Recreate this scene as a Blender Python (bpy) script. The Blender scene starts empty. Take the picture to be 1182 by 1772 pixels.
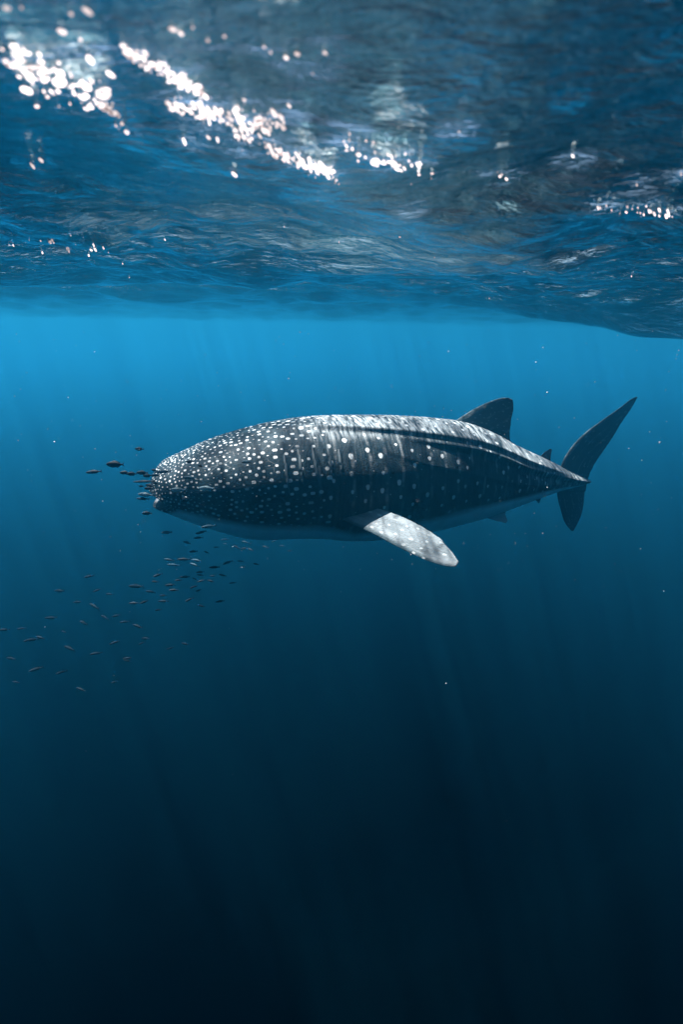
import bpy, bmesh, math, random
import numpy as np
from mathutils import Vector, Matrix, noise as mnoise

R = math.radians
rng = np.random.default_rng(7)
random.seed(11)
sc = bpy.context.scene
C = sc.collection

# ------------------------------------------------------------------ camera
W0, H0 = 1182.0, 1772.0            # photograph size used for pixel measurements
LENS = 20.0
FPX = H0 * LENS / 36.0
CAM_Z = -0.62
PITCH, ROLL = R(18.0), R(1.0)
cam_d = bpy.data.cameras.new('camera')
cam = bpy.data.objects.new('camera', cam_d)
C.objects.link(cam)
cam_d.sensor_fit = 'VERTICAL'
cam_d.sensor_height = 36.0
cam_d.sensor_width = 24.0
cam_d.lens = LENS
cam_d.clip_start = 0.02
cam_d.clip_end = 2000
ROT = Matrix.Rotation(math.pi / 2 - PITCH, 3, 'X') @ Matrix.Rotation(ROLL, 3, 'Z')
cam.rotation_euler = ROT.to_euler()
cam.location = (0, 0, CAM_Z)
cam_d.dof.use_dof = True
cam_d.dof.focus_distance = 5.6
cam_d.dof.aperture_fstop = 1.0
sc.camera = cam

# ------------------------------------------------------------------ sky, sun, exposure
SUN_EL, SUN_AZ = R(72), R(-64)     # azimuth measured from +Y towards +X
world = bpy.data.worlds.new('World')
sc.world = world
world.use_nodes = True
nt = world.node_tree
nt.nodes.clear()
sky = nt.nodes.new('ShaderNodeTexSky')
sky.sky_type = 'NISHITA'
sky.sun_disc = False
sky.sun_elevation = SUN_EL
sky.sun_rotation = SUN_AZ
bg = nt.nodes.new('ShaderNodeBackground')
bg.inputs['Strength'].default_value = 0.05
wo = nt.nodes.new('ShaderNodeOutputWorld')
nt.links.new(sky.outputs[0], bg.inputs['Color'])
nt.links.new(bg.outputs[0], wo.inputs['Surface'])

sun_d = bpy.data.lights.new('sun', 'SUN')
sun_d.energy = 5.0
sun_d.angle = R(0.5)
sun_d.color = (1.0, 0.96, 0.92)
sun = bpy.data.objects.new('sun', sun_d)
C.objects.link(sun)
sdir = Vector((math.cos(SUN_EL) * math.sin(SUN_AZ), math.cos(SUN_EL) * math.cos(SUN_AZ), math.sin(SUN_EL)))
sun.rotation_euler = sdir.to_track_quat('Z', 'Y').to_euler()
sun.location = (0, 0, 20)

vs = sc.view_settings
vs.view_transform = 'Standard'
vs.look = 'None'
vs.exposure = 2.6
vs.gamma = 1.0
vs.use_curve_mapping = False

sc.render.engine = 'CYCLES'
cy = sc.cycles
cy.use_denoising = True
cy.max_bounces = 6
cy.diffuse_bounces = 2
cy.glossy_bounces = 3
cy.transmission_bounces = 3
cy.volume_bounces = 1
cy.transparent_max_bounces = 12
cy.sample_clamp_direct = 12.0
cy.sample_clamp_indirect = 3.0
cy.caustics_reflective = False
cy.caustics_refractive = False

# ------------------------------------------------------------------ helpers
def ray(u, v):
    d = Vector(((u - W0 / 2) / FPX, -(v - H0 / 2) / FPX, -1.0))
    return (ROT @ d)

def at(u, v, Y):
    d = ray(u, v)
    return np.array(Vector((0, 0, CAM_Z)) + d * (Y / d.y))

def interp(x, xs, ys):
    """smooth (monotone-ish cubic) interpolation"""
    x = np.atleast_1d(np.asarray(x, float)); xs = np.asarray(xs, float); ys = np.asarray(ys, float)
    m = np.gradient(ys, xs)
    i = np.clip(np.searchsorted(xs, x) - 1, 0, len(xs) - 2)
    h = xs[i + 1] - xs[i]
    t = np.clip((x - xs[i]) / h, 0, 1)
    return ((2*t**3 - 3*t**2 + 1) * ys[i] + (t**3 - 2*t**2 + t) * h * m[i]
            + (-2*t**3 + 3*t**2) * ys[i + 1] + (t**3 - t**2) * h * m[i + 1])

def mesh_from(name, verts, faces, smooth=True):
    me = bpy.data.meshes.new(name)
    me.from_pydata([tuple(v) for v in verts], [], [tuple(f) for f in faces])
    if smooth:
        me.polygons.foreach_set('use_smooth', [True] * len(me.polygons))
    me.update()
    return me

def link(name, me, mat=None, parent=None, **props):
    o = bpy.data.objects.new(name, me)
    C.objects.link(o)
    if mat and me is not None and not me.materials:
        me.materials.append(mat)
    if parent:
        o.parent = parent
    for k, v in props.items():
        o[k] = v
    return o

def new_mat(name):
    m = bpy.data.materials.new(name)
    m.use_nodes = True
    m.node_tree.nodes.clear()
    return m, m.node_tree

class N:
    """tiny node helper"""
    def __init__(s, nt): s.nt = nt
    def new(s, t, **kw):
        n = s.nt.nodes.new(t)
        for k, v in kw.items(): setattr(n, k, v)
        return n
    def put(s, sock, v):
        if isinstance(v, bpy.types.NodeSocket): s.nt.links.new(v, sock)
        else: sock.default_value = v
    def math(s, op, a, b=None, clamp=False):
        n = s.new('ShaderNodeMath', operation=op, use_clamp=clamp)
        s.put(n.inputs[0], a)
        if b is not None: s.put(n.inputs[1], b)
        return n.outputs[0]
    def ramp(s, x, a, b, lo=0.0, hi=1.0):
        n = s.new('ShaderNodeMapRange', interpolation_type='SMOOTHSTEP')
        s.put(n.inputs['Value'], x)
        s.put(n.inputs['From Min'], a); s.put(n.inputs['From Max'], b)
        s.put(n.inputs['To Min'], lo); s.put(n.inputs['To Max'], hi)
        return n.outputs['Result']
    def mix(s, f, a, b):
        n = s.new('ShaderNodeMix', data_type='RGBA')
        s.put(n.inputs['Factor'], f)
        s.put(n.inputs[6], a); s.put(n.inputs[7], b)
        return n.outputs[2]
    def noise(s, vec, scale, detail=3.0, rough=0.5, dist=0.0):
        n = s.new('ShaderNodeTexNoise')
        if vec is not None: s.put(n.inputs['Vector'], vec)
        n.inputs['Scale'].default_value = scale
        n.inputs['Detail'].default_value = detail
        n.inputs['Roughness'].default_value = rough
        n.inputs['Distortion'].default_value = dist
        return n.outputs[0]
    def mapping(s, vec, scale=(1, 1, 1), loc=(0, 0, 0), rot=(0, 0, 0)):
        n = s.new('ShaderNodeMapping')
        s.put(n.inputs['Vector'], vec)
        n.inputs['Scale'].default_value = scale
        n.inputs['Location'].default_value = loc
        n.inputs['Rotation'].default_value = rot
        return n.outputs[0]

# ------------------------------------------------------------------ water surface
def spectrum():
    comps = []
    r = np.random.default_rng(23)
    # wavelength, amplitude, direction
    def band(n, l0, l1, slope, spread, mean):
        for _ in range(n):
            lam = math.exp(r.uniform(math.log(l0), math.log(l1)))
            k = 2 * math.pi / lam
            a = slope / k / math.sqrt(n / 2)
            th = mean + r.normal(0, spread)
            comps.append((k * math.cos(th), k * math.sin(th), a, r.uniform(0, 2 * math.pi), lam))
    band(5, 5.0, 11.0, 0.085, 0.45, R(62))
    band(12, 1.2, 4.0, 0.125, 0.55, R(70))
    band(26, 0.3, 1.1, 0.145, 0.6, R(66))
    band(40, 0.09, 0.28, 0.17, 0.7, R(60))
    return comps
COMPS = spectrum()

def wave_z(x, y, spacing=None):
    z = np.zeros_like(x)
    patch = 0.8 + 0.75 * np.sin(0.9 * x + 0.55 * y + 1.0) * np.sin(0.45 * x - 0.8 * y + 0.3)
    for kx, ky, a, ph, lam in COMPS:
        p = kx * x + ky * y + ph
        w = np.sin(p) + (0.22 * np.cos(2 * p) if lam > 0.3 else 0)
        g = 1.0
        if spacing is not None:
            g = np.clip(lam / (4.0 * spacing) - 0.5, 0, 1)
        if lam < 1.2:
            g = g * patch
        z = z + a * g * w
    # a long trough that runs off to the right
    z = z - 0.60 * np.exp(-(((x - 7.0) / 4.6) ** 2 + ((y - 9.0) / 3.2) ** 2))
    # keep the water above the lens, then let it level out far away
    r2 = x ** 2 + y ** 2
    z = z * (0.45 + 0.55 * (1 - np.exp(-r2 / 3.0)))
    return z

def axis(n, a, half, centre):
    i = np.linspace(-1, 1, n)
    b = math.asinh(half / a)
    return centre + a * np.sinh(b * i)

NX, NY = 1080, 900
gx = axis(NX, 3.4, 300.0, 0.0)
gy = axis(NY, 3.8, 300.0, 5.0)
GX, GY = np.meshgrid(gx, gy)
SP = np.maximum(np.gradient(gx)[None, :], np.gradient(gy)[:, None])
GZ = wave_z(GX, GY, SP)
verts = np.stack([GX.ravel(), GY.ravel(), GZ.ravel()], 1)
idx = np.arange(NX * NY).reshape(NY, NX)
quads = np.stack([idx[:-1, :-1], idx[:-1, 1:], idx[1:, 1:], idx[1:, :-1]], -1).reshape(-1, 4)
def surf_z(x, y):
    i = np.clip(np.searchsorted(gx, x) - 1, 0, NX - 2); j = np.clip(np.searchsorted(gy, y) - 1, 0, NY - 2)
    a = np.clip((x - gx[i]) / (gx[i + 1] - gx[i]), 0, 1); b = np.clip((y - gy[j]) / (gy[j + 1] - gy[j]), 0, 1)
    return (GZ[j, i] * (1 - a) + GZ[j, i + 1] * a) * (1 - b) + (GZ[j + 1, i] * (1 - a) + GZ[j + 1, i + 1] * a) * b
me = bpy.data.meshes.new('water_surface')
me.vertices.add(len(verts)); me.vertices.foreach_set('co', verts.ravel())
me.loops.add(quads.size); me.loops.foreach_set('vertex_index', quads.ravel())
me.polygons.add(len(quads))
me.polygons.foreach_set('loop_start', np.arange(0, quads.size, 4))
me.polygons.foreach_set('use_smooth', np.ones(len(quads), bool))
me.update(calc_edges=True)

m, t = new_mat('sea_surface'); n = N(t)
tc = n.new('ShaderNodeTexCoord').outputs['Object']
r1 = n.noise(n.mapping(tc, (1.0, 1.9, 1.0), rot=(0, 0, R(22))), 7.0, 5.0, 0.6, 0.4)
r2 = n.noise(n.mapping(tc, (1.0, 2.2, 1.0), rot=(0, 0, R(-15))), 26.0, 3.0, 0.55, 0.3)
r0 = n.noise(n.mapping(tc, (1.0, 1.7, 1.0), rot=(0, 0, R(8))), 2.4, 4.0, 0.55, 0.6)
hsum = n.math('ADD', n.math('MULTIPLY', r0, 0.07), n.math('ADD', n.math('MULTIPLY', r1, 0.034), n.math('MULTIPLY', r2, 0.007)))
bmp = n.new('ShaderNodeBump'); bmp.inputs['Strength'].default_value = 0.75; bmp.inputs['Distance'].default_value = 1.0
t.links.new(hsum, bmp.inputs['Height'])
fr = n.new('ShaderNodeFresnel'); fr.inputs['IOR'].default_value = 1.333
t.links.new(bmp.outputs[0], fr.inputs['Normal'])
gl = n.new('ShaderNodeBsdfGlossy'); gl.inputs['Roughness'].default_value = 0.03
gl.inputs['Color'].default_value = (0.58, 0.86, 0.92, 1)
t.links.new(bmp.outputs[0], gl.inputs['Normal'])
tr = n.new('ShaderNodeBsdfTransparent')
# added patchy mask in the surface colour, to dapple the light coming through
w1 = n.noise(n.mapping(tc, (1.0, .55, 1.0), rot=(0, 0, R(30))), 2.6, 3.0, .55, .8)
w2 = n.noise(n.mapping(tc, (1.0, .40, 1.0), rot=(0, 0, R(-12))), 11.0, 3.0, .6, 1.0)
dapple = n.math('MULTIPLY', n.ramp(w1, .38, .56, .30, 1.0), n.ramp(w2, .36, .50, .5, 1.0))
# added darker area above the camera, shading the deep water below
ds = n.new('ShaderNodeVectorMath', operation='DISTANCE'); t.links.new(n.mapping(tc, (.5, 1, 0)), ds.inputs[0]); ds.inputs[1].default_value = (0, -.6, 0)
shade_patch = n.ramp(n.math('ADD', ds.outputs['Value'], n.math('MULTIPLY', n.noise(tc, .7, 3.0), 1.4)), 4.6, 7.0, .04, 1.0)
cl = n.new('ShaderNodeAttribute', attribute_name='fleck_gap').outputs['Fac']
shade_patch = n.math('MAXIMUM', shade_patch, cl)
dapple = n.math('MULTIPLY', dapple, shade_patch)
t.links.new(n.mix(dapple, (.05, .043, .04, 1), (1, 1, 1, 1)), tr.inputs['Color'])
mx = n.new('ShaderNodeMixShader')
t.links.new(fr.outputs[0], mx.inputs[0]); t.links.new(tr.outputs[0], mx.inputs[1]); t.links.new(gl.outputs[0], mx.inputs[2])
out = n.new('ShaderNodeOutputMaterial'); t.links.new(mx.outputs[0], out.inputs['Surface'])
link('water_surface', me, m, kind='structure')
surface_mesh = me

# ------------------------------------------------------------------ black sheet added below for the dark depths, and the water itself
DEPTHS_Z = -6.8
bm = bmesh.new()
NF = 60
fl = [[bm.verts.new((x, y, DEPTHS_Z + 0.2 * mnoise.noise(Vector((x * 0.07, y * 0.07, 3.0))))) for x in np.linspace(-430, 430, NF)] for y in np.linspace(-430, 436, NF)]
for j in range(NF - 1):
    for i in range(NF - 1):
        bm.faces.new((fl[j][i], fl[j][i + 1], fl[j + 1][i + 1], fl[j + 1][i])).smooth = True
me = bpy.data.meshes.new('depths_sheet'); bm.to_mesh(me); bm.free()
m, t = new_mat('dark_depths'); n = N(t)
p = n.new('ShaderNodeBsdfPrincipled'); p.inputs['Roughness'].default_value = 1.0
p.inputs['Specular IOR Level'].default_value = 0.0
tc = n.new('ShaderNodeTexCoord').outputs['Object']
t.links.new(n.mix(n.noise(tc, 0.6, 5.0), (0.00003, 0.00004, 0.00005, 1), (0.00004, 0.00006, 0.00007, 1)), p.inputs['Base Color'])  # near black, so the depths read as unlit
out = n.new('ShaderNodeOutputMaterial'); t.links.new(p.outputs[0], out.inputs['Surface'])
link('depths_sheet', me, m, kind='structure')

DENS = 0.036
m, t = new_mat('blue_water'); n = N(t)
pv = n.new('ShaderNodeVolumePrincipled')
pv.inputs['Color'].default_value = (0.028, 0.48, 0.84, 1)
pv.inputs['Absorption Color'].default_value = (0, 0, 0, 1)
pv.inputs['Density'].default_value = DENS
pv.inputs['Anisotropy'].default_value = 0.7
out = n.new('ShaderNodeOutputMaterial'); t.links.new(pv.outputs[0], out.inputs['Volume'])
bm = bmesh.new()
bmesh.ops.create_cube(bm, size=1.0, matrix=Matrix.Translation((0, 1.5, (DEPTHS_Z - 1.0 + 1.0) / 2)) @ Matrix.Diagonal((880, 890, 1.0 - (DEPTHS_Z - 1.0), 1)))
me = bpy.data.meshes.new('haze'); bm.to_mesh(me); bm.free()
link('haze', me, m, kind='stuff', label='deep blue sea water that fades far things', category='water')

# ------------------------------------------------------------------ whale shark
ST = np.array([  # u, top v, bottom v, half width (m)
    (268.6, 826, 841, .12), (269.4, 821, 851, .20), (271, 815, 859, .27), (274, 808.5, 866, .33), (280, 801, 872, .385),
    (290, 795, 878, .43), (305, 788.5, 884, .47), (325, 779.5, 892, .51), (350, 768.5, 901, .55), (380, 757, 911, .585),
    (410, 747.5, 920, .60), (440, 739.5, 925, .615), (480, 731, 925, .62), (520, 725, 924, .62), (560, 721.5, 926, .61),
    (600, 720, 930, .60), (650, 719.5, 929, .575), (700, 720.5, 924, .54), (750, 724, 916, .49), (800, 731, 905, .43),
    (850, 750, 891, .37), (886, 770, 878, .315), (920, 786, 865, .26), (950, 800, 854, .215), (975, 812, 846, .18),
    (1000, 824.5, 839, .13), (1012, 829.5, 837, .07), (1020, 832, 835.5, .02)])
Y_HEAD, Y_TAIL = 5.35, 6.75
def spineY(u):
    q = (np.asarray(u) - 268.6) / (1020 - 268.6)
    return Y_HEAD + (Y_TAIL - Y_HEAD) * (0.25 * q + 0.75 * q ** 2)

NS, NT = 560, 420
# stations packed towards the snout
q = np.linspace(0, 1, NS)
uu = 268.6 + (1020 - 268.6) * (0.25 * q + 0.75 * q ** 2) 
topv = interp(uu, ST[:, 0], ST[:, 1]); botv = interp(uu, ST[:, 0], ST[:, 2]); hw = np.maximum(interp(uu, ST[:, 0], ST[:, 3]), .01)
PT = np.array([at(u, a, float(spineY(u))) for u, a in zip(uu, topv)])
PB = np.array([at(u, b, float(spineY(u))) for u, b in zip(uu, botv)])
CEN = (PT + PB) / 2
HH = (PT[:, 2] - PB[:, 2]) / 2
tang = np.gradient(CEN, axis=0); tang[:, 2] = 0
for k in range(3):
    tang[:, k] = np.convolve(np.pad(tang[:, k], 25, 'edge'), np.ones(51) / 51, 'valid')
tang /= np.linalg.norm(tang, axis=1)[:, None]          # points tailwards
LAT = np.stack([tang[:, 1], -tang[:, 0], np.zeros(NS)], 1)   # towards the camera side
SLEN = np.concatenate([[0], np.cumsum(np.linalg.norm(np.diff(CEN, axis=0), axis=1))])
print('shark body length', SLEN[-1])
TH = np.linspace(-math.pi, math.pi, NT, endpoint=False)  # 0 = back, + = camera side

# ridge lines: fraction of visible height -> angle
def ridge_angle(i, f):
    th = np.linspace(-0.5, 2.4, 400)
    ph = 0.2
    z = HH[i] * np.cos(th) * math.cos(ph) - hw[i] * np.sin(th) * math.sin(ph)
    zt, zb = z.max(), -z.max()
    zz = zt - f * (zt - zb)
    k = int(np.argmax(z)); 
    return float(np.interp(-zz, -z[k:], th[k:]))
RIDGES = [  # list of (u, fraction), height (m)
    ([(440, .06), (530, .095), (650, .135), (750, .185), (830, .235), (900, .29), (960, .36)], .036),
    ([(640, .15), (670, .185), (760, .255), (850, .335), (940, .42), (985, .50), (1020, .5)], .05),
    ([(585, .19), (640, .28), (700, .38), (800, .50), (880, .60), (940, .66)], .013)]
RA = []
for pts, hgt in RIDGES:
    us = [p[0] for p in pts]; fs = [p[1] for p in pts]
    f = np.interp(uu, us, fs)
    ang = np.array([ridge_angle(i, f[i]) for i in range(NS)])
    amp = hgt * np.clip((uu - us[0]) / 170, 0, 1) * np.clip((us[-1] + 12 - uu) / 40, 0, 1)
    RA.append((ang, amp))

V = np.zeros((NS, NT, 3)); AT = np.zeros((NS, NT, 3)); BEL = np.zeros((NS, NT)); MOU = np.zeros((NS, NT))
ct, stn = np.cos(TH), np.sin(TH)
for i in range(NS):
    s = SLEN[i]
    e = 2.35 if s < 1.2 else 2.1               # superellipse exponent: broad head, rounder trunk
    e = np.interp(s, [0, .6, 1.6, 3.0], [2.3, 2.25, 2.15, 2.0])
    rr = (np.abs(ct) ** e + np.abs(stn) ** e) ** (-1.0 / e)
    a, b = stn * rr * hw[i], ct * rr * HH[i]
    # flatter throat/belly, slightly peaked back
    b = np.where(b > 0, b, b * 1.0)
    rad = np.hypot(a, b)
    add = np.zeros(NT)
    circ = np.abs(TH) * (HH[i] + hw[i]) / 2 * 1.02
    for ang, amp in RA:
        dl = (np.abs(TH) - ang[i]) * (HH[i] + hw[i]) / 2
        prof = np.where(dl < 0, np.exp(dl / 0.11), np.exp(-(dl / 0.03) ** 2))
        groove = -0.12 * np.exp(-((dl - 0.05) / 0.03) ** 2)
        add += amp[i] * (prof + groove)
    sc_ = (rad + add) / np.maximum(rad, 1e-4)
    a, b = a * sc_, b * sc_
    V[i] = CEN[i] + a[:, None] * LAT[i] + np.stack([0 * b, 0 * b, b], 1)
    AT[i, :, 0] = s; AT[i, :, 1] = circ * np.sign(TH + 1e-9)
    vert = -b / HH[i]                             # -1 back .. 1 belly
    lim = np.interp(s, [0, .14, .3, 1.55, 1.9, 2.3, 3.2, 4.4], [.95, .80, .40, .60, .72, .60, .50, .42])
    BEL[i] = np.clip((vert - lim) / 0.16 + 0.5, 0, 1)
# mouth: a wide opening across the blunt front, running back and down to the corners
mz = at(272, 846, Y_HEAD)[2]
for i in range(NS):
    s = SLEN[i]
    if s > 0.5: break
    zline = mz - 0.34 * max(0, s - 0.02)
    dz = V[i, :, 2] - zline
    fall = np.clip(1 - s / 0.25, 0, 1) ** 0.8
    hs = 0.014 + 0.062 * fall
    slot = np.exp(-(dz / hs) ** 6)
    lateral = ((V[i] - CEN[i]) @ LAT[i])
    V[i] += (tang[i][None, :] * (0.30 * fall * slot)[:, None])
    V[i] -= LAT[i][None, :] * (np.sign(lateral) * 0.045 * slot * np.clip(1 - s / 0.27, 0, 1) * np.clip(np.abs(stn) * 3 - .6, 0, 1))[:, None]
    lip = np.exp(-((dz - hs - .022) / 0.022) ** 2) * 0.014 + np.exp(-((dz + hs + .022) / 0.024) ** 2) * 0.022
    V[i] -= tang[i][None, :] * (lip * fall)[:, None]
    V[i] += LAT[i][None, :] * (np.sign(lateral) * lip * np.clip(1.2 - s / 0.27, 0, 1) * np.clip(np.abs(stn) * 3 - .6, 0, 1))[:, None]
    MOU[i] = np.maximum(slot * np.clip(1.25 - s / 0.22, 0, 1), .75 * np.exp(-((dz + hs + .02) / .03) ** 2) * np.clip(1.2 - s / .16, 0, 1))

# pale spots: one by one, close-set on the head, larger and in upright rows on the trunk
from mathutils.kdtree import KDTree
kd = KDTree(NS * NT)
flat = V.reshape(-1, 3)
for k in range(NS * NT): kd.insert(flat[k], k)
kd.balance()
SPOT = np.zeros(NS * NT)
sflat = np.repeat(SLEN, NT)
srng = np.random.default_rng(5)
def stamp(p, r, val=1.0):
    for co, k, dist in kd.find_range(Vector(p), r * 1.25):
        w = min(1.0, max(0.0, (r * 1.25 - dist) / (r * .65))) * val
        if w > SPOT[k]: SPOT[k] = w
cells = {}
order = srng.permutation(NS * NT)[:150000]
for k in order:
    sl = sflat[k]
    if sl > 1.6: continue
    gap = float(np.interp(sl, [0, .25, .8, 1.3, 1.85], [.027, .033, .045, .060, .085]))
    p = flat[k]; c = tuple((p // .12).astype(int)); ok = True
    for a in (-1, 0, 1):
        for b in (-1, 0, 1):
            for d in (-1, 0, 1):
                for q_ in cells.get((c[0] + a, c[1] + b, c[2] + d), ()):
                    if (q_[0] - p[0]) ** 2 + (q_[1] - p[1]) ** 2 + (q_[2] - p[2]) ** 2 < gap * gap: ok = False; break
                if not ok: break
            if not ok: break
        if not ok: break
    if not ok: continue
    cells.setdefault(c, []).append(p)
    if srng.random() < np.interp(sl, [0, 1.2, 1.85], [.02, .08, .35]): continue
    r = min(.026, gap * srng.choice((.20, .26, .33, .40))); v_ = srng.uniform(.5, 1.0)
    if sl < .35: stamp(p, r, v_)
    else:                                         # drawn out a little along the body
        tg = tang[k // NT] * r * srng.uniform(.05, .4)
        stamp(p - tg, r * .82, v_); stamp(p + tg, r * .82, v_)
row = 0; sl = 1.62
while sl < 4.75:
    i = int(np.argmin(abs(SLEN - sl)))
    step = float(np.interp(sl, [1.6, 3.0, 4.7], [.165, .15, .10]))
    for side in (-1, 1):
        cpos = .05 + (.5 * step if row % 2 else 0)
        R_ = (HH[i] + hw[i]) / 2
        while cpos < R_ * 2.2:
            ang = side * (cpos / R_ + srng.normal(0, .02))
            j = int(round((ang + math.pi) / (2 * math.pi) * NT)) % NT
            i2 = int(np.clip(i + srng.integers(-2, 3), 0, NS - 1))
            r = srng.uniform(.017, .029) * float(np.interp(sl, [1.6, 4.7], [1.0, .7]))
            if srng.random() > .12:
                v_ = srng.uniform(.55, 1.0)
                p = V[i2, j]
                stamp(p, r, v_); stamp(p + np.array((0, 0, -r * .7)), r * .8, v_)
            if srng.random() < .3:
                stamp(V[int(np.clip(i + 6, 0, NS - 1)), (j + side * 5) % NT], r * .45, .7)
            cpos += step * srng.uniform(.85, 1.15)
    sl += step * 1.02; row += 1

sv = V.reshape(-1, 3).tolist(); sa = AT.reshape(-1, 3).tolist(); sb = BEL.ravel().tolist(); sm = MOU.ravel().tolist(); sp_ = SPOT.tolist()
sf = []
for i in range(NS - 1):
    for j in range(NT):
        k = (j + 1) % NT
        sf.append((i * NT + j, i * NT + k, (i + 1) * NT + k, (i + 1) * NT + j))
c0 = len(sv); sv.append((V[0].mean(0)).tolist()); sa.append([0, 0, 0]); sb.append(.0); sm.append(.9); sp_.append(0)
c1 = len(sv); sv.append(V[-1].mean(0).tolist()); sa.append([SLEN[-1], 0, 0]); sb.append(0); sm.append(0); sp_.append(0)
for j in range(NT):
    k = (j + 1) % NT
    sf.append((c0, k, j)); sf.append((c1, (NS - 1) * NT + j, (NS - 1) * NT + k))

def add_fin(le, te, thick, nrm_hint, s_off, belly=0.0, nspan=60, nch=26, rag=0.0, fin_plain=1.0):
    """loft a fin between a leading and a trailing edge (lists of 3d points, root to tip)"""
    def res(pts, n):
        pts = np.array(pts, float)
        d = np.concatenate([[0], np.cumsum(np.linalg.norm(np.diff(pts, axis=0), axis=1))]); d /= d[-1]
        x = np.linspace(0, 1, n)
        return np.stack([interp(x, d, pts[:, k]) for k in range(3)], 1)
    L, T = res(le, nspan), res(te, nspan)
    if rag:
        w = np.array([mnoise.noise(Vector((i * 0.35, 0.0, s_off))) + .5 * mnoise.noise(Vector((i * 1.1, 3.0, s_off))) for i in range(nspan)])
        T = T + (L - T) * (rag * w)[:, None]
    base = len(sv)
    cs = 0.5 * (1 - np.cos(np.linspace(0, math.pi, nch)))
    th = 5 * (0.2969 * np.sqrt(cs) - 0.1260 * cs - 0.3516 * cs**2 + 0.2843 * cs**3 - 0.1036 * cs**4)
    hint = np.array(nrm_hint, float)
    nring = 2 * nch - 2
    for i in range(nspan):
        ch = T[i] - L[i]; c = np.linalg.norm(ch)
        sp = (L[min(i + 1, nspan - 1)] + T[min(i + 1, nspan - 1)]) - (L[max(i - 1, 0)] + T[max(i - 1, 0)])
        nn = np.cross(ch, sp); ln = np.linalg.norm(nn)
        nn = nn / ln if ln > 1e-9 else hint
        if nn @ hint < 0: nn = -nn
        f = i / (nspan - 1)
        tk = thick * c * (1 - .35 * f) + 0.012 * (1 - f) ** 3 + .004 * (1 - f)
        for j in list(range(nch)) + list(range(nch - 2, 0, -1)):
            pass
        for jj in range(nring):
            up = jj < nch
            j = jj if up else nring - jj
            pnt = L[i] + ch * cs[j] + nn * (th[j] * tk * (1 if up else -1) if 0 < j < nch - 1 else 0)
            sv.append(pnt.tolist())
            sa.append([s_off + cs[j] * c, f * 1.1 + (0 if up else 7), fin_plain]); sb.append(.30 * belly * min(1, max(0, (f - .05) / .35)) * min(1, max(0, (cs[j] - .05) / .12)) * (.85 + .5 * mnoise.noise(Vector((cs[j] * 5, f * 9, 1.7)))) if belly > .5 else belly); sm.append(0); sp_.append(0)
    for i in range(nspan - 1):
        for j in range(nring):
            k = (j + 1) % nring
            sf.append((base + i * nring + j, base + i * nring + k, base + (i + 1) * nring + k, base + (i + 1) * nring + j))
    sf.append([base + (nspan - 1) * nring + j for j in range(nring)])
    sf.append([base + j for j in range(nring)][::-1])

latm = LAT[NS // 2]
def plane_at(u0):
    """vertical plane along the spine at u0: returns function pixel -> point in that plane"""
    i = int(np.argmin(abs(uu - u0)))
    P, nrm = CEN[i], LAT[i]
    def f(u, v, off=0.0):
        d = np.array(ray(u, v)); o = np.array((0, 0, CAM_Z))
        k = ((P + nrm * off - o) @ nrm) / (d @ nrm)
        return o + d * k
    return f, nrm
# first dorsal
f, nn = plane_at(840)
add_fin([f(768, 742), f(796, 723), f(820, 708), f(850, 694), f(868, 688.6), f(880, 688)],
        [f(898, 800), f(886, 772), f(882.5, 752), f(885, 728), f(889, 704), f(888, 692)], .10, nn, 2.6, rag=.012)
# second dorsal
f, nn = plane_at(945)
add_fin([f(930, 800), f(938, 787), f(948, 779), f(953, 776.5)], [f(958, 812), f(953.5, 799), f(954, 788), f(956, 778)], .09, nn, 3.4)
# pelvic (camera side) and far one
def pelvic(off):
    f, nn = plane_at(850)
    add_fin([f(828, 884, off), f(843, 896, off * 1.5), f(862, 902, off * 1.9), f(876, 905, off * 2.1)],
            [f(884, 866, off), f(876, 880, off * 1.4), f(876, 893, off * 1.8), f(879, 901, off * 2.1)], .09, nn, 3.0, .45)
pelvic(.10)
# anal fin
f, nn = plane_at(930)
add_fin([f(918, 858), f(924, 862), f(930, 868), f(932, 870.5)], [f(944, 850), f(938.5, 858), f(936, 865), f(934, 871)], .09, nn, 3.4)
# caudal fin, swung a little across the spine
iT = int(np.argmin(abs(uu - 1000)))
Pt = at(995, 830, float(spineY(995))); ax = np.array((math.cos(R(38)), math.sin(R(38)), 0)); cn = np.array((ax[1], -ax[0], 0))
def cf(u, v):
    d = np.array(ray(u, v)); o = np.array((0, 0, CAM_Z))
    return o + d * (((Pt - o) @ cn) / (d @ cn))
add_fin([cf(966, 850), cf(968, 822), cf(974, 800), cf(988, 776), cf(1010, 752), cf(1040, 729), cf(1075, 704), cf(1094, 690), cf(1102, 686.5)],
        [cf(1014, 850), cf(1019, 826), cf(1029, 804), cf(1045, 780), cf(1060, 758), cf(1077, 730), cf(1091, 710), cf(1100, 695), cf(1104, 687.5)], .075, cn, 4.2, nspan=80, rag=.012)
add_fin([cf(968, 818), cf(964.5, 846), cf(966, 862), cf(971, 882), cf(977, 902), cf(985, 914), cf(989, 918)],
        [cf(1020, 822), cf(1015, 840), cf(1012, 856), cf(1011, 870), cf(1007, 890), cf(999, 908), cf(993, 918.5)], .075, cn, 4.3, nspan=60)
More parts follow.
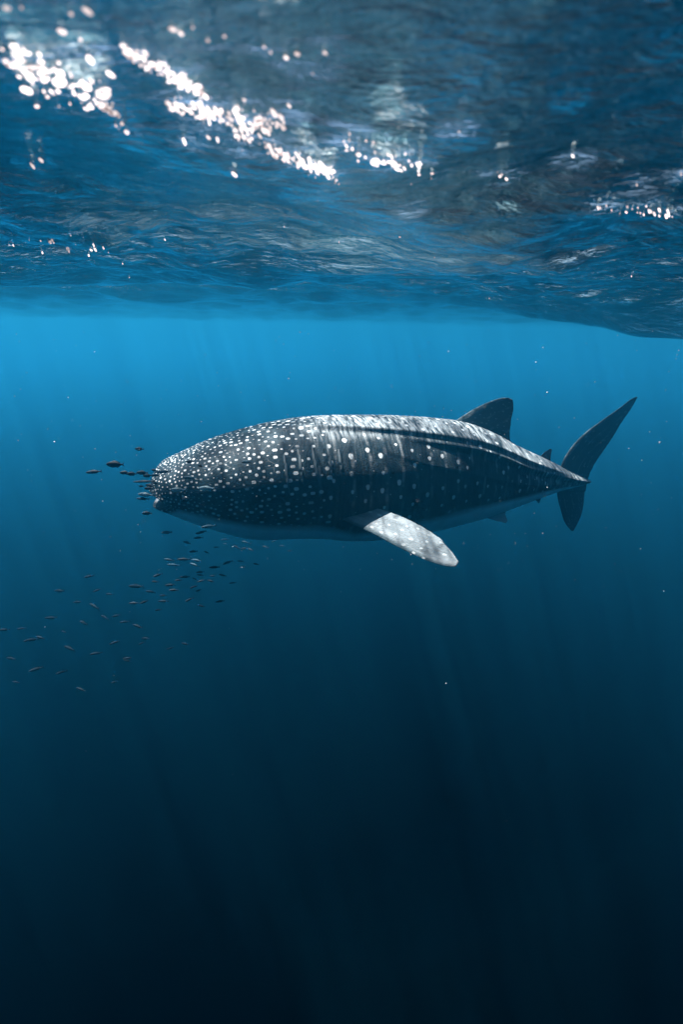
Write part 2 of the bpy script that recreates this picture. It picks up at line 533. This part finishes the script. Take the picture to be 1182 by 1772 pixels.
# pectoral fin on the camera side: grows from the flank towards the camera, down and back
iP = int(np.argmin(abs(uu - 600)))
yroot = CEN[iP][1] - hw[iP] * 0.80
def pf(u, v, dy): return at(u, v, yroot - dy)
LEp = [pf(548, 880, -.06), pf(586, 897, .10), (pf(640, 921, .22)), pf(700, 952, .40), pf(745, 972, .52), pf(772, 979.5, .58), pf(788, 981, .60)]
TEp = [pf(578, 860, -.12), pf(608, 874, -.03), pf(650, 879, .03), pf(690, 892, .10), pf(735, 914, .27), pf(758, 929, .36), pf(766, 935.5, .40), pf(769, 941, .41), pf(778, 950, .45), pf(794, 972, .57)]
add_fin(LEp, TEp, .085, (0, -.3, 1), 1.9, .52, nspan=110, nch=34, rag=.02, fin_plain=.8)
# the far pectoral: the same fin mirrored through the spine plane
def mirror(p):
    p = np.array(p); d = (p - CEN[iP]) @ LAT[iP]
    return p - 2 * d * LAT[iP]
add_fin([mirror(p) for p in LEp], [mirror(p) for p in TEp], .085, (0, .3, 1), 1.9, .6, nspan=60, nch=26, rag=.03, fin_plain=.7)

me = mesh_from('body', sv, sf)
at1 = me.attributes.new('skin_uv', 'FLOAT_VECTOR', 'POINT'); at1.data.foreach_set('vector', np.array(sa).ravel())
at2 = me.attributes.new('belly', 'FLOAT', 'POINT'); at2.data.foreach_set('value', np.array(sb))
at4 = me.attributes.new('spot', 'FLOAT', 'POINT'); at4.data.foreach_set('value', np.array(sp_))
at3 = me.attributes.new('mouth', 'FLOAT', 'POINT'); at3.data.foreach_set('value', np.array(sm))

m, t = new_mat('spotted_skin'); n = N(t)
def attr(name, o='Fac'):
    a = n.new('ShaderNodeAttribute', attribute_name=name); return a.outputs[o]
suv = attr('skin_uv', 'Vector'); bel = attr('belly'); mou = attr('mouth')
sep = n.new('ShaderNodeSeparateXYZ'); t.links.new(suv, sep.inputs[0]); S, Cc, FP = sep.outputs[0], sep.outputs[1], sep.outputs[2]
wob = n.new('ShaderNodeVectorMath', operation='MULTIPLY_ADD')
nz = n.new('ShaderNodeTexNoise'); nz.inputs['Scale'].default_value = 4.0; t.links.new(suv, nz.inputs['Vector'])
t.links.new(nz.outputs['Color'], wob.inputs[0]); wob.inputs[1].default_value = (.05, .05, 0); t.links.new(suv, wob.inputs[2])
P2 = wob.outputs[0]
def spots(scale, vecscale, rnd, r0, r1, loc=(0, 0, 0), keep=0.0):
    v = n.new('ShaderNodeTexVoronoi', voronoi_dimensions='2D', feature='F1')
    t.links.new(n.mapping(P2, vecscale, loc), v.inputs['Vector'])
    v.inputs['Scale'].default_value = scale; v.inputs['Randomness'].default_value = rnd
    sc1 = n.new('ShaderNodeSeparateColor'); t.links.new(v.outputs['Color'], sc1.inputs[0])
    rr = n.math('MULTIPLY_ADD', sc1.outputs[0], 0.5); t.nodes[-1].inputs[2].default_value = 0.68
    d = n.math('DIVIDE', v.outputs['Distance'], rr)
    sp = n.ramp(d, r0, r1, 1.0, 0.0)
    if keep:
        sp = n.math('MULTIPLY', sp, n.math('GREATER_THAN', sc1.outputs[1], keep))
    return sp, sc1.outputs[2]
b2, b2c = spots(13.0, (1.0, .8, 1), .9, .10, .20, (9, 2, 0), .45)
fb = n.ramp(S, 1.15, 1.75)

spot = n.math('MAXIMUM', n.ramp(attr('spot'), .25, .75), n.math('MULTIPLY', b2, n.math('MULTIPLY', n.ramp(FP, .85, .95, 1.0, 0.4), n.math('GREATER_THAN', FP, .2))))
# pale broken vertical bars between the rows on the trunk
wv = n.new('ShaderNodeTexWave', wave_type='BANDS', bands_direction='X', wave_profile='SIN')
t.links.new(n.mapping(P2, (1, .12, 1)), wv.inputs['Vector']); wv.inputs['Scale'].default_value = 1.95; wv.inputs['Distortion'].default_value = 1.2
wv.inputs['Detail'].default_value = 2.0
bars = n.math('MULTIPLY', n.ramp(wv.outputs[1], .86, .99), n.math('MULTIPLY', fb, n.ramp(n.noise(n.mapping(suv, (1, 1.6, 1)), 5.0), .42, .62)))
# worm-like pale lines on the head between the spots
wl = n.new('ShaderNodeTexVoronoi', voronoi_dimensions='2D', feature='DISTANCE_TO_EDGE')
t.links.new(n.mapping(P2, (.7, 1.6, 1)), wl.inputs['Vector']); wl.inputs['Scale'].default_value = 9.0
lines = n.math('MULTIPLY', n.ramp(wl.outputs[0], .01, .05, 1, 0), n.math('MULTIPLY', n.ramp(n.noise(suv, 3.2), .5, .62), n.math('SUBTRACT', 1.0, fb)))
marks = n.math('MAXIMUM', n.math('MULTIPLY', spot, .97), n.math('MAXIMUM', n.math('MULTIPLY', bars, .22), n.math('MULTIPLY', lines, .16)))
marks = n.math('MULTIPLY', marks, n.math('MULTIPLY', n.math('SUBTRACT', 1.0, bel), n.ramp(FP, 0.0, 1.0, 1.0, .45)))
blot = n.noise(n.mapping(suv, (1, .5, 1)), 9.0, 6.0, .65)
lit_streak = n.noise(n.mapping(suv, (8, 1.3, 1), rot=(0, 0, .25)), 4.0, 4.0, .6)
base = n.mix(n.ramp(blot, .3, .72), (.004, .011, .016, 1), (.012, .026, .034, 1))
pale = n.math('MULTIPLY', n.ramp(lit_streak, .34, .74), n.math('MULTIPLY', n.math('MULTIPLY', fb, n.math('SUBTRACT', 1.0, FP, clamp=True)), n.ramp(n.math('ABSOLUTE', Cc), .34, .52, 1.0, .10)))  # sunlit strip of the upper back painted into the skin as pale streaks
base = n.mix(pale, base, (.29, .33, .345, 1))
blc = n.mix(n.ramp(blot, .3, .7), (.70, .76, .80, 1), (.82, .87, .90, 1))
base = n.mix(n.math('MULTIPLY', FP, .8), base, (.045, .07, .08, 1))  # blue haze over the tail put into the fin colour
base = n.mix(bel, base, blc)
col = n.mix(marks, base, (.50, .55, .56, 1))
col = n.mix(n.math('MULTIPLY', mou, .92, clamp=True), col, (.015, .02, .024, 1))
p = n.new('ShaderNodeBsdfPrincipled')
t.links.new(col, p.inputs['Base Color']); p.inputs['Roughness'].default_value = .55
p.inputs['Specular IOR Level'].default_value = .08
bmp = n.new('ShaderNodeBump'); bmp.inputs['Strength'].default_value = .5; bmp.inputs['Distance'].default_value = .012
hgt = n.math('ADD', n.noise(suv, 60.0, 4.0, .6), n.math('MULTIPLY', n.noise(n.mapping(suv, (5, 1, 1)), 12.0, 3.0), .8))
t.links.new(hgt, bmp.inputs['Height']); t.links.new(bmp.outputs[0], p.inputs['Normal'])
out = n.new('ShaderNodeOutputMaterial'); t.links.new(p.outputs[0], out.inputs['Surface'])
skin = m

def simple(name, col, rough=.5, spec=.3, metal=0.0):
    m, t = new_mat(name); n = N(t)
    p = n.new('ShaderNodeBsdfPrincipled'); p.inputs['Base Color'].default_value = (*col, 1)
    p.inputs['Roughness'].default_value = rough; p.inputs['Specular IOR Level'].default_value = spec
    p.inputs['Metallic'].default_value = metal
    out = n.new('ShaderNodeOutputMaterial'); t.links.new(p.outputs[0], out.inputs['Surface'])
    return m

base_pt = CEN[int(np.argmin(abs(uu - 620)))].copy(); base_pt[2] = V[:, :, 2].min()
shark = bpy.data.objects.new('whale_shark', None); C.objects.link(shark); shark.location = base_pt
shark['label'] = 'huge dark whale shark with pale spots swimming under the water surface'
shark['category'] = 'shark'
INV = Matrix.Translation(-Vector(base_pt))
me.transform(INV)
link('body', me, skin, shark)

def surf(u, v, side=1):
    """point and outward normal on the camera-side skin nearest to pixel (u, v)"""
    i = int(np.argmin(abs(uu - u)))
    o = np.array((0, 0, CAM_Z)); d = np.array(ray(u, v)); d /= np.linalg.norm(d)
    lo, hi = max(0, i - 30), min(NS, i + 30)
    cand = V[lo:hi, NT // 2:].reshape(-1, 3)
    rel = cand - o
    tt = rel @ d
    dist = np.linalg.norm(rel - tt[:, None] * d, axis=1)
    k = int(np.argmin(dist + 0.02 * tt))
    ii, jj = lo + k // (NT - NT // 2), NT // 2 + k % (NT - NT // 2)
    j2 = (jj + 1) % NT; i2 = min(ii + 1, NS - 1)
    nr = np.cross(V[ii, j2] - V[ii, jj], V[i2, jj] - V[ii, jj]); nr /= np.linalg.norm(nr) + 1e-9
    if nr @ (V[ii, jj] - CEN[ii]) < 0: nr = -nr
    return V[ii, jj], nr, ii
# gill slits
gm = simple('gill_edge', (.05, .07, .08), .5, .3)
SL = [[(491, 786), (494, 810), (497, 832), (502, 856)], [(515, 776), (518, 798), (521, 818), (525, 838)],
      [(539, 773), (543, 795), (548, 820), (555, 845)], [(566, 771), (569, 790), (572, 808), (576, 828)], [(585, 778), (587, 790), (589, 803), (592, 817)]]
for sl in SL:
    for side in (1, -1):
        us = np.linspace(0, 1, 22); xs = np.linspace(0, 1, len(sl))
        pu = interp(us, xs, [p[0] for p in sl]); pv = interp(us, xs, [p[1] for p in sl])
        vs_, fs_ = [], []
        for k, (a, b) in enumerate(zip(pu, pv)):
            P, nr, ii = surf(a, b)
            tg = tang[ii]
            if side < 0:
                d = (P - CEN[ii]) @ LAT[ii]; P = P - 2 * d * LAT[ii]
                nr = nr - 2 * (nr @ LAT[ii]) * LAT[ii]
            w = .015 * (math.sin(math.pi * (0.06 + .9 * us[k])) ** .6)
            for x, h in ((-1.2, -.3), (-.2, .25), (.75, .9), (.95, .75), (.9, -.4)):
                vs_.append(P + tg * w * x + nr * w * h)
        for k in range(len(us) - 1):
            for c in range(4):
                a = k * 5 + c
                fs_.append((a, a + 1, a + 6, a + 5))
            fs_.append((k * 5 + 4, k * 5, k * 5 + 5, k * 5 + 9))
        gme = mesh_from('gill_slit', vs_, fs_); gme.transform(INV)
        link('gill_slit', gme, gm, shark)
# eyes, low on the cheek behind the mouth corner
em = simple('dark_eye', (.01, .012, .014), .12, .5)
for side in (1, -1):
    P, nr, ii = surf(322, 864)
    if side < 0:
        d = (P - CEN[ii]) @ LAT[ii]; P = P - 2 * d * LAT[ii]; nr = nr - 2 * (nr @ LAT[ii]) * LAT[ii]
    bm = bmesh.new(); bmesh.ops.create_uvsphere(bm, u_segments=20, v_segments=12, radius=.034)
    bmesh.ops.scale(bm, vec=(1.25, .8, .85), verts=bm.verts)
    bmesh.ops.translate(bm, vec=Vector(P - nr * .008), verts=bm.verts)
    for f_ in bm.faces: f_.smooth = True
    eme = bpy.data.meshes.new('eye'); bm.to_mesh(eme); bm.free(); eme.transform(INV)
    link('eye', eme, em, shark)

# ------------------------------------------------------------------ small fish
def fish_mesh(name, deep, mat, long=1.0):
    """unit-length fish, head towards -X, nose at -0.5"""
    xs = [-.5, -.49, -.46, -.40, -.30, -.15, 0, .15, .26, .33, .38]
    hs = [.004, .022, .055, .10, .145, .17, .165, .125, .075, .04, .028]
    ws = [.004, .02, .04, .06, .075, .08, .075, .055, .032, .018, .012]
    vs_, fs_ = [], []
    K = 14
    for x, h, w in zip(xs, hs, ws):
        for k in range(K):
            a = 2 * math.pi * k / K
            vs_.append((x, w * math.sin(a) * (.6 + .4 * deep), h * math.cos(a) * deep * (1.0 if math.cos(a) > 0 else 1.08)))
    for i in range(len(xs) - 1):
        for k in range(K):
            l = (k + 1) % K
            fs_.append((i * K + k, (i + 1) * K + k, (i + 1) * K + l, i * K + l))
    fs_.append([k for k in range(K)])
    def blade(pts, thick=.006):
        b = len(vs_); m_ = len(pts)
        for sgn in (-1, 1):
            for x, z in pts: vs_.append((x, sgn * thick, z))
        fs_.append([b + k for k in range(m_)]); fs_.append([b + m_ + k for k in range(m_)][::-1])
        for k in range(m_):
            l = (k + 1) % m_
            fs_.append((b + k, b + m_ + k, b + m_ + l, b + l))
    d = deep
    blade([(.34, .022), (.42, .07 * (.6 + .4 * d)), (.5, .135 * (.5 + .5 * d)), (.47, .06), (.44, .0), (.47, -.06), (.5, -.135 * (.5 + .5 * d)), (.42, -.07 * (.6 + .4 * d)), (.34, -.022)], .005)
    blade([(-.22, .14 * d), (-.12, .215 * d), (.0, .215 * d), (.14, .17 * d), (.27, .085 * d), (.27, .05 * d), (-.1, .1 * d)])
    blade([(.02, -.15 * d), (.08, -.215 * d), (.18, -.15 * d), (.28, -.08 * d), (.26, -.04 * d), (.05, -.1 * d)])
    blade([(-.2, -.15 * d), (-.14, -.22 * d), (-.10, -.15 * d)])
    me = mesh_from(name, vs_, fs_)
    me.materials.append(mat)
    return me

def fish_mat(name, back, side, bellyc, rough=.35, metal=.0):
    m, t = new_mat(name); n = N(t)
    g = n.new('ShaderNodeTexCoord').outputs['Object']
    sp = n.new('ShaderNodeSeparateXYZ'); t.links.new(g, sp.inputs[0])
    c = n.mix(n.ramp(sp.outputs[2], -.02, .05), (*side, 1), (*back, 1))
    c = n.mix(n.ramp(sp.outputs[2], -.10, -.03, 1, 0), c, (*bellyc, 1))
    ex = n.math('POWER', n.math('ADD', sp.outputs[0], .405), 2.0)
    ez = n.math('POWER', n.math('SUBTRACT', sp.outputs[2], .03), 2.0)
    c = n.mix(n.ramp(n.math('ADD', ex, ez), .0004, .0007, 1, 0), c, (.01, .01, .012, 1))
    p = n.new('ShaderNodeBsdfPrincipled'); t.links.new(c, p.inputs['Base Color'])
    p.inputs['Roughness'].default_value = rough; p.inputs['Metallic'].default_value = metal; p.inputs['Specular IOR Level'].default_value = .12
    out = n.new('ShaderNodeOutputMaterial'); t.links.new(p.outputs[0], out.inputs['Surface'])
    return m
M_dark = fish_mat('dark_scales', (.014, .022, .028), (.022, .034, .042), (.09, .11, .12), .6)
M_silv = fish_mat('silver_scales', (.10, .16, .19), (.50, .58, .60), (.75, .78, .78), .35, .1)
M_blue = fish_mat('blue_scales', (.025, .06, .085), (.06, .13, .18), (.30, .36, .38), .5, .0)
M_deep = fish_mat('deep_scales', (.004, .010, .014), (.007, .015, .020), (.02, .03, .035), .7)  # darker copy of the dark scales: dim light at depth put into the colour
F_low = fish_mesh('fish_low', .6, M_deep)
F_deep = fish_mesh('fish', 1.0, M_dark)
F_silv = fish_mesh('fish_silver', .72, M_silv)
F_slim = fish_mesh('fish_slim', .55, M_blue)
F_dslim = fish_mesh('fish_dark_slim', .62, M_dark)
F_thin = fish_mesh('fish_thin', .26, M_dark)

def put_fish(me, u, v, px, Y, name, label, group=None, tilt=0.0, yaw=0.0):
    p = at(u, v, Y)
    L = px / FPX * np.linalg.norm(p - np.array((0, 0, CAM_Z))) * 0.98
    o = bpy.data.objects.new(name, me); C.objects.link(o)
    o.location = p
    o.rotation_euler = (0, R(tilt), R(yaw))
    o.scale = (L, L, L)
    o['label'] = label; o['category'] = 'fish'
    if group: o['group'] = group
    return o
A = 'small dark oval fish swimming just ahead of the whale shark snout'
GA = 'dark fish ahead of the snout'
for u, v, px, tl in [(216, 818, 17, 0), (228, 820, 17, 4), (246, 818, 19, 0), (255, 823, 17, -3), (267, 813.5, 11, 6),
                     (269, 822.5, 14, 0), (268, 836, 12, 0), (259, 840.5, 17, 3), (257, 845, 15, -2), (244, 841.5, 9, 0)]:
    put_fish(F_deep, u, v, px, 4.75 + rng.uniform(-.25, .25), 'small_fish', A, GA, tl + rng.uniform(-4, 4), rng.uniform(-18, 18))
put_fish(F_deep, 241, 777, 15, 4.9, 'small_fish', 'lone small brown fish above the cluster before the shark snout', None, 4, 10)
put_fish(F_deep, 199, 803.5, 29, 4.7, 'small_fish', 'largest dark fish leading the cluster before the shark snout', None, 2, 8)
put_fish(F_dslim, 162, 816.5, 26, 4.9, 'small_fish', 'blue grey fish farthest ahead of the whale shark', None, -5, 5)
put_fish(F_thin, 250, 833, 42, 4.7, 'slender_fish', 'long thin dark fish right before the shark upper lip', None, -5, -8)
put_fish(F_deep, 254, 888, 17, 4.8, 'small_fish', 'single dark fish below the open mouth of the shark', None, 2, 8)
put_fish(F_silv, 252, 856, 27, 4.6, 'small_fish', 'pale fish before the lower jaw, upper of two', None, 2, -6)
put_fish(F_slim, 247, 863, 22, 4.6, 'small_fish', 'slim blue fish before the lower jaw, lower of two', None, 3, 4)
put_fish(F_slim, 282, 816, 29, 4.55, 'small_fish', 'slim blue fish across the shark upper lip', None, -4, 4)
put_fish(F_deep, 328, 799, 14, 4.45, 'small_fish', 'small dark fish against the spotted forehead, ahead of another', None, 0, 6)
put_fish(F_deep, 347, 806, 12, 4.45, 'small_fish', 'smallest brown fish against the spotted forehead', None, 6, -6)
put_fish(F_slim, 328, 826.5, 26, 4.45, 'small_fish', 'slim blue fish against the spotted shark cheek', None, 2, 5)
put_fish(F_silv, 308, 847.5, 29, 4.4, 'small_fish', 'silver fish over the shark jaw, the one nearer its lip', None, 0, 4)
put_fish(F_silv, 357, 845, 31, 4.4, 'small_fish', 'bright silver fish over the shark cheek behind the eye', None, -2, -4)
put_fish(F_slim, 427, 799, 22, 4.4, 'small_fish', 'slim blue fish alone before the gill slits', None, 0, 5)
school = [(655,412,26),(735,452,22),(790,412,22),(780,433,18),(820,388,28),(760,487,18),(665,520,20),(722,518,23),(772,522,22),(765,540,21),
 (682,540,22),(843,549,21),(895,530,22),(945,525,12),(1007,536,13),(727,587,19),(787,568,17),(787,580,14),(875,580,15),(835,583,10),(620,580,18),
 (765,595,12),(790,603,15),(828,603,15),(668,619,21),(535,624,32),(592,645,18),(683,639,18),(762,626,15),(780,640,12),(915,610,14),(525,690,19),
 (565,686,16),(642,683,20),(745,676,17),(790,701,16),(864,683,18),(622,717,12),(370,703,27),(232,642,23),(350,585,18),(303,686,18),(200,748,20),
 (328,768,24),(412,747,22),(455,740,16),(490,764,17),(540,781,22),(272,868,28),(378,888,20),(122,835,23),(157,826,20),(42,908,20),(500,907,18),
 (500,917,14),(572,829,18),(556,848,12),(450,845,18),(727,850,18),(668,868,14),(240,962,18),(140,950,24),(62,1001,14),(318,1030,22),(450,1000,12),
 (15,795,18),(85,790,14),(250,803,12),(430,655,14),(380,640,14),(885,440,16),(965,450,14),(930,470,16),(985,480,15),(885,457,10),(1045,470,14),
 (1055,430,13),(1110,465,12),(1080,445,12),(1140,485,10),(1100,432,10),(610,606,14),(700,600,14),(640,660,13),(812,490,12),(850,470,12),(960,475,13)]
for cx, cyy, px in school:
    u, v = cx * .44, 740 + cyy * .44
    if cyy > 740: Y = rng.uniform(5.8, 6.8)
    elif cx < 460: Y = rng.uniform(6.6, 7.6)
    elif cx > 870 and cyy < 500: Y = rng.uniform(7.4, 8.4)
    elif cyy < 470: Y = rng.uniform(4.7, 5.2)
    else: Y = rng.uniform(5.2, 6.2)
    k = rng.random()
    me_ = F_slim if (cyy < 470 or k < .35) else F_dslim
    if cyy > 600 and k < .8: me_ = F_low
    if cyy > 740: lab, grp = 'faint dark fish trailing deepest, far below and ahead of the shark', 'deepest straggling fish'
    elif cx < 460: lab, grp = 'dim fish at the front of the school, ahead of the shark mouth', 'front of the school'
    elif cx > 870 and cyy < 500: lab, grp = 'tiny distant fish close under the shark belly', 'tiny fish under the belly'
    elif cyy < 470: lab, grp = 'slim blue fish just beneath the shark throat', 'fish beneath the throat'
    elif me_ is F_slim: lab, grp = 'slim blue fish among the dark ones in the school below the throat', 'blue fish of the school'
    else: lab, grp = 'slim dark fish in the dense middle of the school below the throat', 'dark fish of the school'
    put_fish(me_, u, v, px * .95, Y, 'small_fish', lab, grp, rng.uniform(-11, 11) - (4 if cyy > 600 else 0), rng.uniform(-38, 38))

# ------------------------------------------------------------------ sun flecks: translucent patches added as sun glints under the surface
def hit_surface(u, v):
    d = np.array(ray(u, v)); o = np.array((0, 0, CAM_Z))
    s = np.linspace(.3, 60, 6000) ** 1.0
    P = o + d * s[:, None]
    zz = surf_z(P[:, 0], P[:, 1])
    k = np.argmax(P[:, 2] > zz)
    return P[k] if P[k, 2] > zz[k] else None
flecks = []
def band(p0, p1, n, wid, s0, s1, tilt=25):
    for _ in range(n):
        f = random.random()
        w = random.gauss(0, wid)
        flecks.append((p0[0] + (p1[0] - p0[0]) * f + w * .45, p0[1] + (p1[1] - p0[1]) * f + w, random.uniform(s0, s1) * math.exp(-.5 * (w / wid) ** 2 * .5), tilt))
band((20, 95), (200, 185), 150, 22, 6, 19)
band((0, 85), (60, 175), 10, 12, 10, 18)
band((215, 85), (350, 155), 120, 10, 6, 16)
band((290, 180), (420, 200), 110, 10, 5, 14)
band((400, 225), (490, 205), 110, 14, 4, 12)
band((460, 255), (580, 300), 120, 9, 4, 10)
band((590, 245), (755, 300), 40, 16, 2, 8)
band((640, 278), (720, 290), 10, 6, 6, 11)
band((1030, 355), (1165, 368), 22, 5, 3, 6)
band((860, 300), (880, 310), 5, 4, 4, 6)
band((785, 562), (830, 570), 22, 3, 1.6, 3)
band((0, 390), (260, 480), 14, 20, 1.5, 3)
band((60, 415), (190, 430), 10, 8, 3, 5)
band((500, 430), (1180, 500), 12, 40, 1, 2.5)
for u, v, s in [(10,12,14),(36,10,13),(122,22,14),(150,16,15),(106,50,12),(138,64,8),(298,46,13),(312,52,11),(333,42,9),(359,66,8),(388,58,12),
                (457,79,8),(468,88,7),(495,95,10),(514,91,7),(562,87,8),(541,124,5),(55,285,7),(70,276,8),(318,242,10),(405,300,7),(500,180,7),(422,170,6),
                (155,100,13),(190,125,12),(200,215,10),(692,409,5),(1103,318,4),(992,267,4),(795,225,4),(1180,298,5),(285,414,5),(360,235,7),(376,238,7)]:
    flecks.append((u, v, s, 25))
kept = []
for fk in flecks:                                 # no piling up: neighbours only just touch
    if all((fk[0] - g[0]) ** 2 + (fk[1] - g[1]) ** 2 > (.27 * (fk[2] + g[2])) ** 2 for g in kept): kept.append(fk)
flecks = kept
fv, ff = [], []
o = np.array((0, 0, CAM_Z))
for u, v, s, tl in flecks:
    P = hit_surface(u, v)
    if P is None: continue
    el = random.uniform(.32, .6); s *= random.choice((.28, .36, .48, .6, .8))
    a = R(tl + random.gauss(0, 12)); K = 14
    ph = [random.uniform(.88, 1.1) for _ in range(K)]
    base = len(fv); pts = [(0, 0)]
    for q_ in (.55, 1.0):
        for k in range(K):
            b = 2 * math.pi * k / K
            x, y = math.cos(b) * s * q_ * ph[k], math.sin(b) * s * el * q_ * ph[k]
            pts.append((x * math.cos(a) - y * math.sin(a), x * math.sin(a) + y * math.cos(a)))
    dist = np.linalg.norm(P - o)
    for k, (du, dv) in enumerate(pts):           # a flat glint shape lying on the water, stretched away from the lens
        d = np.array(ray(u + du, v + dv)); tq = (P[2] - CAM_Z) / d[2] if d[2] > .01 else 0
        Q = o + d * tq
        off = Q - P; lo = np.linalg.norm(off); mxl = 4.0 * s / FPX * dist
        if lo > mxl: Q = P + off * (mxl / lo)
        Q[2] = float(surf_z(Q[0], Q[1])) - (.002 if k > K else .005)
        fv.append(Q)
    for k in range(K):
        l = (k + 1) % K
        ff.append((base, base + 1 + k, base + 1 + l))
        ff.append((base + 1 + k, base + 1 + K + k, base + 1 + K + l, base + 1 + l))
# gaps cut in the added shading so the flecks stay bright
cln = np.zeros(NX * NY)
near = np.where((np.abs(verts[:, 0]) < 8) & (verts[:, 1] > 0) & (verts[:, 1] < 12))[0]
for u, v, s_, tl in flecks:
    P = hit_surface(u, v)
    if P is None: continue
    dd = (verts[near, 0] - P[0]) ** 2 + (verts[near, 1] - P[1]) ** 2
    cln[near] = np.maximum(cln[near], np.clip(1.6 - np.sqrt(dd) / .07, 0, 1))
ca = surface_mesh.attributes.new('fleck_gap', 'FLOAT', 'POINT'); ca.data.foreach_set('value', cln)
me = mesh_from('sun_flecks', fv, ff)
m, t = new_mat('glint_patch'); n = N(t)
tl_ = n.new('ShaderNodeBsdfTranslucent'); tl_.inputs['Color'].default_value = (.36, .31, .305, 1)
out = n.new('ShaderNodeOutputMaterial'); t.links.new(tl_.outputs[0], out.inputs['Surface'])
link('sun_flecks', me, m, kind='stuff', label='bright white sun glints modelled as patches scattered under the rippled water surface', category='bubbles')

# ------------------------------------------------------------------ drifting plankton
pv_, pf_ = [], []
ico = bmesh.new(); bmesh.ops.create_icosphere(ico, subdivisions=1, radius=1.0)
iv = np.array([v.co[:] for v in ico.verts]); ifc = [[v.index for v in f.verts] for f in ico.faces]; ico.free()
for num in range(420):
    u, v = rng.uniform(-150, 1330), rng.uniform(540, 1500) if rng.random() < .12 else rng.uniform(570, 990)
    Y = rng.uniform(1.2, 7.0) if num > 30 else rng.uniform(.6, 1.1)
    P = at(u, v, Y)
    r = Y / FPX * (rng.uniform(.3, .75) if rng.random() < .9 else rng.uniform(.75, 1.2))
    b = len(pv_)
    pv_.extend((iv * r * rng.uniform(.6, 1.2, 3) + P).tolist())
    pf_.extend([[b + k for k in f] for f in ifc])
me = mesh_from('plankton', pv_, pf_)
link('plankton', me, simple('pale_plankton', (.75, .76, .74), .7), kind='stuff', label='tiny pale plankton specks drifting in the blue water', category='plankton')
